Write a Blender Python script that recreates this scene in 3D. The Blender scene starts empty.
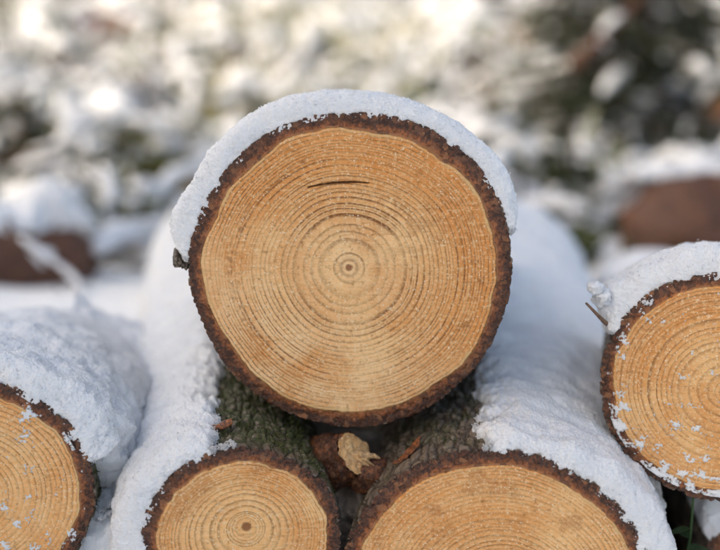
import bpy, math, random
import numpy as np
from mathutils import Vector, Matrix, Euler

R_ = math.radians
scene = bpy.context.scene
C = scene.collection

# ------------------------------------------------------------------ camera
ZM = 0.352                       # height of the top log's centre
PITCH = R_(15.0)
FPX = 1000.0                     # focal length in photo pixels (720 wide): 50 mm on 36 mm
FW = np.array([0, math.cos(PITCH), -math.sin(PITCH)])
UP = np.array([0, math.sin(PITCH), math.cos(PITCH)])
RT = np.array([1.0, 0, 0])
CAM = np.array([0, 0, ZM]) - 0.77 * (FW - 0.011 * RT + 0.005 * UP)
cd = bpy.data.cameras.new('camera')
cam = bpy.data.objects.new('camera', cd)
C.objects.link(cam)
cam.location = CAM
cam.rotation_euler = (math.pi / 2 - PITCH, 0, 0)
cd.lens = 50; cd.sensor_width = 36; cd.sensor_fit = 'HORIZONTAL'
cd.clip_start = 0.02; cd.clip_end = 500
cd.dof.use_dof = True
cd.dof.focus_distance = 0.760
cd.dof.aperture_fstop = 2.05
cd.dof.aperture_blades = 9
scene.camera = cam

# ------------------------------------------------------------------ light
SUN_EL, SUN_AZ = R_(36), R_(250)         # azimuth clockwise from +Y: from the left, a little behind the camera
w = bpy.data.worlds.new("World"); scene.world = w; w.use_nodes = True
wn = w.node_tree.nodes; wn.clear()
sky = wn.new('ShaderNodeTexSky'); sky.sky_type = 'NISHITA'; sky.sun_disc = False
sky.sun_elevation = SUN_EL; sky.sun_rotation = SUN_AZ
sky.air_density = 1.0; sky.dust_density = 6.0; sky.ozone_density = 0.6
sky_tint = wn.new('ShaderNodeMix'); sky_tint.data_type = 'RGBA'; sky_tint.blend_type = 'MULTIPLY'; sky_tint.inputs[0].default_value = 1.0; sky_tint.inputs[7].default_value = (1.0, 0.962, 0.885, 1)   # warm tint multiplied over the blue sky light
bg = wn.new('ShaderNodeBackground'); bg.inputs['Strength'].default_value = 0.12
wo = wn.new('ShaderNodeOutputWorld')
w.node_tree.links.new(sky.outputs[0], sky_tint.inputs[6]); w.node_tree.links.new(sky_tint.outputs[2], bg.inputs[0]); w.node_tree.links.new(bg.outputs[0], wo.inputs[0])
sd = bpy.data.lights.new('sun', 'SUN'); sun = bpy.data.objects.new('sun', sd); C.objects.link(sun)
sd.energy = 0.52; sd.angle = R_(4); sd.color = (1.0, 0.91, 0.79)
sdir = Vector((math.sin(SUN_AZ) * math.cos(SUN_EL), math.cos(SUN_AZ) * math.cos(SUN_EL), math.sin(SUN_EL)))
sun.rotation_euler = (-sdir).to_track_quat('-Z', 'Y').to_euler()
sun.location = sdir * 20
scene.view_settings.view_transform = 'Standard'
scene.view_settings.look = 'None'
scene.view_settings.exposure = 1.68
scene.view_settings.gamma = 1.0
scene.cycles.use_denoising = True
scene.cycles.max_bounces = 8
scene.cycles.diffuse_bounces = 4

# ------------------------------------------------------------------ noise in numpy
def _h(ix, iy, iz, seed):
    with np.errstate(over='ignore'):
        h = (ix.astype(np.uint32) * np.uint32(374761393) + iy.astype(np.uint32) * np.uint32(668265263)
             + iz.astype(np.uint32) * np.uint32(2147483647) + np.uint32((seed * 974711 + 12345) & 0xffffffff))
        h = (h ^ (h >> np.uint32(13))) * np.uint32(1274126177)
        h = (h ^ (h >> np.uint32(16))) * np.uint32(2246822519)
        h = h ^ (h >> np.uint32(13))
    return h
_ANG = np.array([[1,1,0],[-1,1,0],[1,-1,0],[-1,-1,0],[1,0,1],[-1,0,1],[1,0,-1],[-1,0,-1],
                 [0,1,1],[0,-1,1],[0,1,-1],[0,-1,-1],[1,1,0],[0,-1,1],[-1,1,0],[0,-1,-1]], dtype=np.float64)
def perlin(P, scale, seed=0):
    p = np.asarray(P, dtype=np.float64).reshape(-1, 3) * scale
    i = np.floor(p).astype(np.int64); f = p - i
    u = f * f * f * (f * (f * 6 - 15) + 10)
    out = 0
    for dx in (0, 1):
        for dy in (0, 1):
            for dz in (0, 1):
                g = _ANG[_h(i[:, 0] + dx, i[:, 1] + dy, i[:, 2] + dz, seed) & np.uint32(15)]
                d = g[:, 0] * (f[:, 0] - dx) + g[:, 1] * (f[:, 1] - dy) + g[:, 2] * (f[:, 2] - dz)
                out = out + d * (u[:, 0] if dx else 1 - u[:, 0]) * (u[:, 1] if dy else 1 - u[:, 1]) * (u[:, 2] if dz else 1 - u[:, 2])
    return out
def fbm(P, scale, oct=3, seed=0, gain=0.5):
    s, a, o = 0, 1.0, 0
    for k in range(oct):
        s = s + a * perlin(P, scale * 2.03 ** k, seed + 17 * k); a *= gain
    return s
def worley(P, scale, seed=0):
    p = np.asarray(P, dtype=np.float64).reshape(-1, 3) * scale
    i = np.floor(p).astype(np.int64)
    f1 = np.full(len(p), 9.0); f2 = f1.copy(); cid = np.zeros(len(p))
    for dx in (-1, 0, 1):
        for dy in (-1, 0, 1):
            for dz in (-1, 0, 1):
                a, b, c = i[:, 0] + dx, i[:, 1] + dy, i[:, 2] + dz
                h = _h(a, b, c, seed)
                q = np.stack([a + (h & np.uint32(1023)) / 1023., b + ((h >> np.uint32(10)) & np.uint32(1023)) / 1023.,
                              c + ((h >> np.uint32(20)) & np.uint32(1023)) / 1023.], 1)
                d = np.sqrt(((q - p) ** 2).sum(1))
                n = d < f1
                f2 = np.where(n, f1, np.minimum(f2, d)); cid = np.where(n, (h % np.uint32(997)) / 997., cid); f1 = np.where(n, d, f1)
    return f1, f2, cid
def sstep(a, b, x):
    t = np.clip((x - a) / (b - a), 0, 1); return t * t * (3 - 2 * t)

# ------------------------------------------------------------------ meshes
def link(o, parent=None):
    C.objects.link(o)
    if parent is not None: o.parent = parent
    return o
def tag(o, label=None, cat=None, group=None, kind=None):
    for k, v in (('label', label), ('category', cat), ('group', group), ('kind', kind)):
        if v: o[k] = v
    return o
def empty(name, loc=(0, 0, 0), rot=(0, 0, 0)):
    o = bpy.data.objects.new(name, None); o.empty_display_size = 0.05
    o.location = loc; o.rotation_euler = rot
    return link(o)
def raw_mesh(name, V, F, mat, parent=None, attrs=None, smooth=True):
    """V (n,3), F (m,k) all faces with the same k."""
    V = np.asarray(V, dtype=np.float32).reshape(-1, 3); F = np.asarray(F, dtype=np.int32)
    me = bpy.data.meshes.new(name)
    k = F.shape[1]
    me.vertices.add(len(V)); me.vertices.foreach_set('co', V.ravel())
    me.loops.add(F.size); me.loops.foreach_set('vertex_index', F.ravel())
    me.polygons.add(len(F)); me.polygons.foreach_set('loop_start', np.arange(0, F.size, k, dtype=np.int32))
    me.polygons.foreach_set('use_smooth', np.full(len(F), smooth))
    me.update(calc_edges=True)
    for an, av in (attrs or {}).items():
        av = np.asarray(av, dtype=np.float32)
        if av.ndim == 2:
            a = me.attributes.new(an, 'FLOAT_COLOR', 'POINT')
            a.data.foreach_set('color', np.concatenate([av, np.ones((len(av), 1), np.float32)], 1).ravel())
        else:
            a = me.attributes.new(an, 'FLOAT', 'POINT'); a.data.foreach_set('value', av.ravel())
    me.materials.append(mat)
    return link(bpy.data.objects.new(name, me), parent)
def grid_faces(n, m, wrap=False):
    i = np.arange(n if wrap else n - 1)[:, None]; j = np.arange(m - 1)[None, :]
    a = i * m + j; b = ((i + 1) % n) * m + j
    return np.stack([a, b, b + 1, a + 1], -1).reshape(-1, 4)
def grid_mesh(name, P, mat, parent=None, wrap=False, attrs=None, flip=False, keep=None):
    n, m = P.shape[:2]
    F = grid_faces(n, m, wrap)
    if flip: F = F[:, ::-1]
    V = P.reshape(-1, 3)
    at = {k: (v.reshape(-1, 3) if v.ndim == 3 else v.reshape(-1)) for k, v in (attrs or {}).items()}
    if keep is not None:
        F = F[keep.reshape(-1)[F].any(1)]
        used = np.unique(F); mp = np.zeros(len(V), np.int64); mp[used] = np.arange(len(used))
        V = V[used]; F = mp[F]; at = {k: v[used] for k, v in at.items()}
    return raw_mesh(name, V, F, mat, parent, at)
class MB:
    """collects tubes, blobs and leaf quads (as quads) into one mesh"""
    def __init__(s): s.V, s.F, s.n, s.A = [], [], 0, []
    def add(s, V, F, col=None):
        V = np.asarray(V, float).reshape(-1, 3); s.V.append(V); s.F.append(np.asarray(F) + s.n); s.n += len(V)
        s.A.append(np.tile(np.asarray(col if col is not None else (1, 1, 1), float), (len(V), 1)) if np.ndim(col) < 2 else col)
    def tube(s, pts, rad, n=8, col=None, seed=0, rough=0.0, cap=True):
        pts = np.asarray(pts, float); m = len(pts); rad = np.broadcast_to(np.asarray(rad, float), (m,))
        T = np.gradient(pts, axis=0); T /= np.linalg.norm(T, axis=1)[:, None] + 1e-9
        ref = np.array([0.31, 0.2, 0.93]) if abs(T[0] @ np.array([0.31, 0.2, 0.93])) < .9 else np.array([1., 0, 0])
        A = np.cross(T, ref); A /= np.linalg.norm(A, axis=1)[:, None]; B = np.cross(T, A)
        th = np.arange(n) / n * 2 * math.pi
        ring = A[None] * np.cos(th)[:, None, None] + B[None] * np.sin(th)[:, None, None]
        r = np.tile(rad[None, :], (n, 1))
        P = pts[None] + ring * r[..., None]
        if rough: P = pts[None] + ring * (r * (1 + rough * fbm(P.reshape(-1, 3) / max(rad.max(), 1e-4), .9, 2, seed).reshape(n, m)))[..., None]
        if cap: P = np.concatenate([np.tile(pts[0], (n, 1, 1)), P, np.tile(pts[-1], (n, 1, 1))], 1)
        s.add(P, grid_faces(n, P.shape[1], True), col)
    def blob(s, c, r, n=10, m=7, seed=0, amp=.25, col=None, sq=(1, 1, 1)):
        th = np.arange(n) / n * 2 * math.pi; ph = np.linspace(0, math.pi, m)
        D = np.stack([np.cos(th)[:, None] * np.sin(ph), np.sin(th)[:, None] * np.sin(ph), np.cos(ph)[None] * np.ones((n, 1))], -1)
        k = 1 + amp * fbm(D.reshape(-1, 3) + np.asarray(c) * 7, 1.7, 2, seed).reshape(n, m)
        s.add(np.asarray(c) + D * (r * k)[..., None] * np.asarray(sq), grid_faces(n, m, True)[:, ::-1], col)
    def build(s, name, mat, parent=None, smooth=True):
        return raw_mesh(name, np.concatenate(s.V), np.concatenate(s.F), mat, parent, {'col': np.concatenate(s.A)}, smooth)

# ------------------------------------------------------------------ node helper
class N:
    def __init__(s, name):
        s.m = bpy.data.materials.new(name); s.m.use_nodes = True; s.t = s.m.node_tree; s.t.nodes.clear()
        s.out = s.t.nodes.new('ShaderNodeOutputMaterial')
        s.b = s.t.nodes.new('ShaderNodeBsdfPrincipled'); s.t.links.new(s.b.outputs[0], s.out.inputs[0])
    def put(s, inp, v):
        if isinstance(v, bpy.types.NodeSocket): s.t.links.new(v, inp)
        elif v is not None:
            if isinstance(v, (tuple, list)) and len(v) == 3 and inp.type == 'RGBA': v = (*v, 1)
            inp.default_value = v
    def bs(s, **k):
        for a, v in k.items(): s.put(s.b.inputs[a.replace('_', ' ')], v)
    def math(s, op, a, b=None, c=None, clamp=False):
        n = s.t.nodes.new('ShaderNodeMath'); n.operation = op; n.use_clamp = clamp
        for i, v in enumerate((a, b, c)):
            if v is not None: s.put(n.inputs[i], v)
        return n.outputs[0]
    def attr(s, name, col=False):
        n = s.t.nodes.new('ShaderNodeAttribute'); n.attribute_name = name
        return n.outputs['Color' if col else 'Fac']
    def obj(s):
        return s.t.nodes.new('ShaderNodeTexCoord').outputs['Object']
    def scale(s, v, k):
        n = s.t.nodes.new('ShaderNodeVectorMath'); n.operation = 'MULTIPLY'
        s.put(n.inputs[0], v); n.inputs[1].default_value = k; return n.outputs[0]
    def noise(s, v, sc, det=3, rough=.55, dist=0, col=False):
        n = s.t.nodes.new('ShaderNodeTexNoise'); s.put(n.inputs['Vector'], v)
        n.inputs['Scale'].default_value = sc; n.inputs['Detail'].default_value = det
        n.inputs['Roughness'].default_value = rough; n.inputs['Distortion'].default_value = dist
        return n.outputs['Color' if col else 'Fac']
    def vor(s, v, sc, out='Distance', feat='F1'):
        n = s.t.nodes.new('ShaderNodeTexVoronoi'); n.feature = feat; s.put(n.inputs['Vector'], v); n.inputs['Scale'].default_value = sc
        return n.outputs[out]
    def white(s, x):
        n = s.t.nodes.new('ShaderNodeTexWhiteNoise'); n.noise_dimensions = '1D'; s.put(n.inputs['W'], x); return n.outputs['Value']
    def mr(s, x, a, b, c=0., d=1., smooth=True):
        n = s.t.nodes.new('ShaderNodeMapRange'); n.interpolation_type = 'SMOOTHSTEP' if smooth else 'LINEAR'
        for i, v in enumerate((x, a, b, c, d)): s.put(n.inputs[i], v)
        return n.outputs[0]
    def mix(s, f, a, b, mode='MIX'):
        n = s.t.nodes.new('ShaderNodeMix'); n.data_type = 'RGBA'; n.blend_type = mode
        s.put(n.inputs[0], f); s.put(n.inputs[6], a); s.put(n.inputs[7], b); return n.outputs[2]
    def curve(s, x, pts):
        n = s.t.nodes.new('ShaderNodeFloatCurve'); s.put(n.inputs['Value'], x)
        c = n.mapping.curves[0]; n.mapping.use_clip = False
        c.points[0].location = pts[0]; c.points[1].location = pts[-1]
        for p in pts[1:-1]: c.points.new(*p)
        for p in c.points: p.handle_type = 'VECTOR'
        n.mapping.update(); return n.outputs[0]
    def bump(s, h, strength, dist, normal=None):
        n = s.t.nodes.new('ShaderNodeBump'); n.inputs['Strength'].default_value = strength; n.inputs['Distance'].default_value = dist
        s.put(n.inputs['Height'], h)
        if normal is not None: s.put(n.inputs['Normal'], normal)
        return n.outputs[0]

def ring_curve(seed, n, prof):
    """irregular ring widths: (t, phase) points; prof gives the relative ring width along the radius"""
    rs = np.random.RandomState(seed)
    wd = np.interp((np.arange(n) + .5) / n, [a for a, _ in prof], [b for _, b in prof]) * np.exp(rs.normal(0, .30, n))
    t = np.concatenate([[0], np.cumsum(wd)]); t /= t[-1]
    return [(float(t[i]), i / n) for i in range(n + 1)]
def wood_material(name, seed, nr, pts, warm=0.5, light=1.0, ringk=1.0, pr=.026, pring=0.0):
    k = N(name); o = k.obj(); t = k.attr('t')
    ov = k.t.nodes.new('ShaderNodeVectorMath'); ov.operation = 'ADD'; k.put(ov.inputs[0], o); ov.inputs[1].default_value = (seed * 1.7, seed * .6, seed * 2.3)
    o = ov.outputs[0]
    w1 = k.math('MULTIPLY', k.math('SUBTRACT', k.noise(o, 22, 2), .5), .019)
    w2 = k.math('MULTIPLY', k.math('SUBTRACT', k.noise(o, 130, 3), .5), .009)
    tw = k.math('ADD', k.math('ADD', t, k.math('MULTIPLY', k.math('ADD', w1, w2), k.mr(t, 0, .3))), 0)
    ph = k.math('MULTIPLY', k.curve(tw, pts), float(nr))
    fr = k.math('FRACT', ph); rid = k.math('FLOOR', ph)
    rnd = k.white(k.math('ADD', rid, seed * 13.37)); rnd2 = k.white(k.math('ADD', rid, seed * 7.1 + 100.5))
    late = k.math('ADD', k.math('MULTIPLY', k.mr(fr, .52, .84), k.mr(fr, .86, .99, 1.0, 0.0)), k.math('MULTIPLY', k.math('MULTIPLY', k.mr(fr, .10, .24), k.mr(fr, .26, .42, 1., 0.)), k.mr(rnd2, .55, .9, 0., .45)))
    soft = k.mr(fr, 0.0, 1.0, 0., 1., False)
    sect = k.mr(k.noise(o, 15, 3, .55), .36, .64, .26, 1.2)
    brk = k.mr(k.noise(o, 260, 3, .65), .30, .60, .55, 1.0)
    amp = k.math('MULTIPLY', k.math('MULTIPLY', k.mr(rnd, 0, 1, .38, 1.15, False), sect), k.math('MULTIPLY', brk, ringk))
    line = k.math('MULTIPLY', late, k.math('MULTIPLY', amp, k.mr(t, .03, .28, .38, .92)), clamp=True)
    c_l = (.83 * light, .495 * light, .205 * light); c_t = (.70 * light, .315 * light, .088 * light)
    c_o = (.66 * light, .250 * light, .048 * light); c_y = (.89 * light, .61 * light, .32 * light)
    base = k.mix(k.mr(k.noise(o, 17, 4, .6), .40, .60), c_l, c_t)
    base = k.mix(k.math('MULTIPLY', k.mr(t, .45, .97), k.math('MULTIPLY', k.mr(k.noise(o, 7, 3, .6), .34, .62), warm)), base, c_o)
    base = k.mix(k.math('MULTIPLY', rnd2, .28), base, c_y)
    base = k.mix(k.math('MULTIPLY', soft, .12), base, c_t)
    wide = k.math('MULTIPLY', k.math('MULTIPLY', k.mr(fr, .22, .82), k.mr(fr, .86, 1.0, 1.0, 0.0)), k.math('MULTIPLY', k.mr(rnd2, .15, .9, .12, .62), k.mr(k.noise(o, 14, 2), .36, .62, .35, 1.1)), clamp=True)
    base = k.mix(wide, base, (.42 * light, .20 * light, .055 * light))
    base = k.mix(k.math('MULTIPLY', k.attr('stain'), 1.0, clamp=True), base, (.36, .125, .022))
    base = k.mix(k.math('MULTIPLY', k.attr('pale'), 1.0, clamp=True), base, c_y)
    col = k.mix(line, base, (.225, .080, .018))
    # saw strokes: long fine scratches across the cut, then fuzz
    mp = k.t.nodes.new('ShaderNodeMapping'); k.put(mp.inputs[0], o); mp.inputs['Rotation'].default_value = (0, .9 + seed, 0); mp.inputs['Scale'].default_value = (1, 1, 11)
    saw = k.noise(mp.outputs[0], 62, 4, .7)
    col = k.mix(k.math('MULTIPLY', k.mr(saw, .53, .72), .42), col, c_y)
    col = k.mix(k.math('MULTIPLY', k.mr(saw, .30, .47, 1., 0.), .30), col, (.36, .16, .04))
    fz = k.noise(o, 330, 5, .78)
    col = k.mix(k.math('MULTIPLY', k.mr(fz, .49, .68), .80), col, (.86, .66, .38))
    col = k.mix(k.math('MULTIPLY', k.mr(k.noise(o, 240, 5, .78), .52, .69), .72), col, (.30, .12, .026))
    fl = k.math('ADD', k.vor(o, 330), k.math('MULTIPLY', k.math('SUBTRACT', k.noise(o, 700, 2), .5), .35)); flr = k.mr(k.noise(o, 40, 2), .36, .56)
    col = k.mix(k.math('MULTIPLY', k.mr(fl, .12, .24, 1., 0.), k.math('MULTIPLY', flr, .75)), col, (.86, .74, .55))
    tn = k.math('ADD', t, k.math('MULTIPLY', k.math('SUBTRACT', k.noise(o, 190, 4, .7), .5), .05))
    col = k.mix(k.math('MULTIPLY', k.mr(tn, .955, .985), k.mr(k.noise(o, 45, 3), .4, .65, .0, .75)), col, (.68, .46, .21))
    col = k.mix(k.mr(tn, .990, 1.002), col, (.24, .085, .024))
    tp = k.math('ADD', t, k.math('MULTIPLY', k.math('SUBTRACT', k.noise(o, 300, 3), .5), .02))
    if pring: col = k.mix(k.math('MULTIPLY', k.math('MULTIPLY', k.mr(tp, pring * .72, pring), k.mr(tp, pring * 1.05, pring * 1.35, 1., 0.)), .35), col, (.30, .12, .035))
    col = k.mix(k.mr(tp, pr * .6, pr * 1.35, .9, 0.), col, (.24, .085, .026))
    col = k.mix(k.math('MULTIPLY', k.attr('crack'), 1.0, clamp=True), col, (.10, .040, .014))
    h = k.math('ADD', k.math('ADD', k.math('MULTIPLY', fz, .7), k.math('MULTIPLY', saw, .6)), k.math('ADD', k.math('MULTIPLY', k.noise(o, 1300, 2), .5), k.math('MULTIPLY', line, -.04)))
    k.bs(Base_Color=col, Roughness=k.mr(k.noise(o, 500, 2), .35, .65, .42, .75), Specular_IOR_Level=.35, Normal=k.bump(h, .75, .0016))
    return k.m

def bark_material(name, seed=0, moss=True, pale=0.0):
    k = N(name); o = k.obj(); band = k.attr('band'); cell = k.attr('cell'); crk = k.attr('crk'); ms = k.attr('moss')
    n1 = k.noise(o, 90, 4, .6); n2 = k.noise(o, 420, 4, .65); n3 = k.noise(o, 900, 3, .6)
    inner = k.mix(k.mr(n2, .38, .62), (.125, .036, .011), (.38, .125, .034))
    outer = k.mix(k.mr(n2, .40, .62), (.028, .012, .007), (.135, .044, .016))
    cut = k.mix(k.mr(k.math('ADD', band, k.math('MULTIPLY', k.math('SUBTRACT', n1, .5), .9)), .15, .62), inner, outer)
    cut = k.mix(k.math('MULTIPLY', k.mr(n3, .60, .72), .55), cut, (.36, .20, .11))
    side = k.mix(cell, (.085, .060, .042), (.235, .180, .130))
    side = k.mix(k.math('MULTIPLY', k.mr(n1, .52, .68), .75), side, (.30, .26, .20))
    side = k.mix(k.math('MULTIPLY', k.mr(n2, .46, .62), .5), side, (.06, .038, .025))
    side = k.mix(crk, side, (.034, .022, .015))
    side = k.mix(k.math('MULTIPLY', k.mr(n3, .58, .72), .5), side, (.24, .21, .16))
    mm = k.math('MULTIPLY', ms, k.mr(k.noise(o, 210, 3, .6), .36, .56))
    side = k.mix(mm, side, k.mix(k.mr(n3, .4, .62), (.022, .030, .010), (.10, .11, .028)))
    cut = k.mix(k.mr(k.math('ADD', band, k.math('MULTIPLY', k.math('SUBTRACT', n2, .5), .25)), .06, .16, .7, 0.), cut, (.40, .18, .065))
    ch = k.vor(o, 230, 'Color'); chs = k.t.nodes.new('ShaderNodeSeparateColor'); k.put(chs.inputs[0], ch)
    cut = k.mix(k.math('MULTIPLY', k.mr(chs.outputs[0], .72, .8), k.mr(n1, .45, .6, .2, .8)), cut, (.30, .13, .055))
    cut = k.mix(k.math('MULTIPLY', k.mr(chs.outputs[1], .70, .8), .6), cut, (.045, .017, .009))
    col = k.mix(k.mr(band, 1.02, 1.25), cut, side)
    h = k.math('ADD', n2, k.math('MULTIPLY', n3, .6))
    k.bs(Base_Color=col, Roughness=k.mr(n1, .35, .65, .28, .7), Specular_IOR_Level=.55, Normal=k.bump(h, .9, .0016))
    return k.m

def snow_material(name, dirt=False, sss=True):
    k = N(name); o = k.obj()
    n1 = k.noise(o, 260, 3, .65); n2 = k.noise(o, 1000, 3, .65)
    col = k.mix(k.mr(k.noise(o, 30, 3), .3, .7), (.83, .862, .905), (.885, .905, .935))
    h = k.math('ADD', k.math('MULTIPLY', n1, .8), n2)
    nb = k.bump(h, .8, .0022)
    # single crystals that catch the light
    g = k.t.nodes.new('ShaderNodeVectorMath'); g.operation = 'SUBTRACT'; k.put(g.inputs[0], k.vor(o, 620, 'Color')); g.inputs[1].default_value = (.5, .5, .5)
    g2 = k.t.nodes.new('ShaderNodeVectorMath'); g2.operation = 'MULTIPLY_ADD'; k.put(g2.inputs[0], g.outputs[0]); g2.inputs[1].default_value = (1.9, 1.9, 1.9); k.put(g2.inputs[2], nb)
    g3 = k.t.nodes.new('ShaderNodeVectorMath'); g3.operation = 'NORMALIZE'; k.put(g3.inputs[0], g2.outputs[0])
    k.bs(Base_Color=col, Roughness=.62, Specular_IOR_Level=.3, Normal=nb, Coat_Weight=.35, Coat_Roughness=.12)
    k.put(k.b.inputs['Coat Normal'], g3.outputs[0])
    if sss: k.bs(Subsurface_Weight=.55, Subsurface_Radius=(1.0, 1.1, 1.25), Subsurface_Scale=.004)
    return k.m

def colour_material(name, rough=.75, var=.35, sc=60, bump=.4, spec=.3):
    k = N(name); o = k.obj(); c = k.attr('col', True)
    n = k.noise(o, sc, 3, .6)
    k.bs(Base_Color=k.mix(k.math('MULTIPLY', k.mr(n, .35, .65, 1., 0.), var), c, (.01, .008, .006)), Roughness=rough, Specular_IOR_Level=spec,
         Normal=k.bump(n, bump, .004))
    return k.m

SNOW = snow_material('snow')
SNOW_FAR = snow_material('snow_far', sss=False)
BARK = bark_material('bark')
TWIG = colour_material('twig_bark', .7, .5, 300)
LEAF = colour_material('leaf', .65, .2, 80)
OLDWOOD = colour_material('weathered_wood', .8, .6, 40)

# ------------------------------------------------------------------ picking world points
def ray(px, py):
    return FW + (px - 360) / FPX * RT - (py - 275) / FPX * UP
def at_y(px, py, y):
    d = ray(px, py); return CAM + d * ((y - CAM[1]) / d[1])

# ------------------------------------------------------------------ terrain height
def ground_h(x, y):
    x = np.asarray(x, float); y = np.asarray(y, float)
    sh = np.broadcast(x, y).shape
    P = np.stack([np.broadcast_to(x, sh).ravel(), np.broadcast_to(y, sh).ravel(), np.zeros(int(np.prod(sh)) if sh else 1)], 1)
    n1 = fbm(P, 1.1, 2, 5).reshape(sh); n2 = fbm(P, 4.2, 3, 9).reshape(sh)
    back = sstep(.9, 2.0, y)
    h = np.where(x < -.05, .125, 0) * sstep(0, 1, (-.04 - x) / .1) * (1 - sstep(.6, 1.4, y))
    h = h + back * (.10 * n1 + .055 * n2) + (1 - back) * .012 * n2
    h = h + np.clip(y - 3.0, 0, None) * .055 + np.clip(y - 10, 0, None) * .10
    h = h + .05 * sstep(.9, 1.6, y) * (np.clip(-x, 0, 1) * .6 + np.clip(x, 0, 1) * .4)
    return h
def on_ground(px, py):
    d = ray(px, py); lo = 1.0
    for t in np.linspace(1.2, 40, 800):
        p = CAM + d * t
        if p[2] < float(ground_h(p[0], p[1])): return p
    return CAM + d * 40

# ------------------------------------------------------------------ a cut log
def outline(pts_px, c, k, kz):
    """control points (photo pixels) round the outline -> periodic R(theta), theta from up, towards +x"""
    p = np.asarray(pts_px, float)
    x = (p[:, 0] - c[0]) * k; z = -(p[:, 1] - c[1]) * kz
    th = np.arctan2(x, z); r = np.hypot(x, z); o = np.argsort(th); th, r = th[o], r[o]
    TH = np.concatenate([th - 2 * math.pi, th, th + 2 * math.pi]); RR = np.tile(r, 3)
    g = np.linspace(-math.pi, math.pi, 361); v = np.interp(g, TH, RR)
    ker = np.hanning(25); ker /= ker.sum()
    v = np.convolve(np.concatenate([v[-31:-1], v, v[1:31]]), ker, 'same')[30:-30]
    return lambda t: np.interp((np.asarray(t) + math.pi) % (2 * math.pi) - math.pi, g, v)
def round_outline(r, seed, e=.03, ez=0.0):
    rs = np.random.RandomState(seed); a = [(rs.uniform(-1, 1) * e / (k ** .8), rs.uniform(0, 6.28)) for k in range(2, 7)]
    return lambda t: r * (1 + ez * np.cos(2 * np.asarray(t)) + sum(m * np.cos((k + 2) * np.asarray(t) + p) for k, (m, p) in enumerate(a)))

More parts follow.
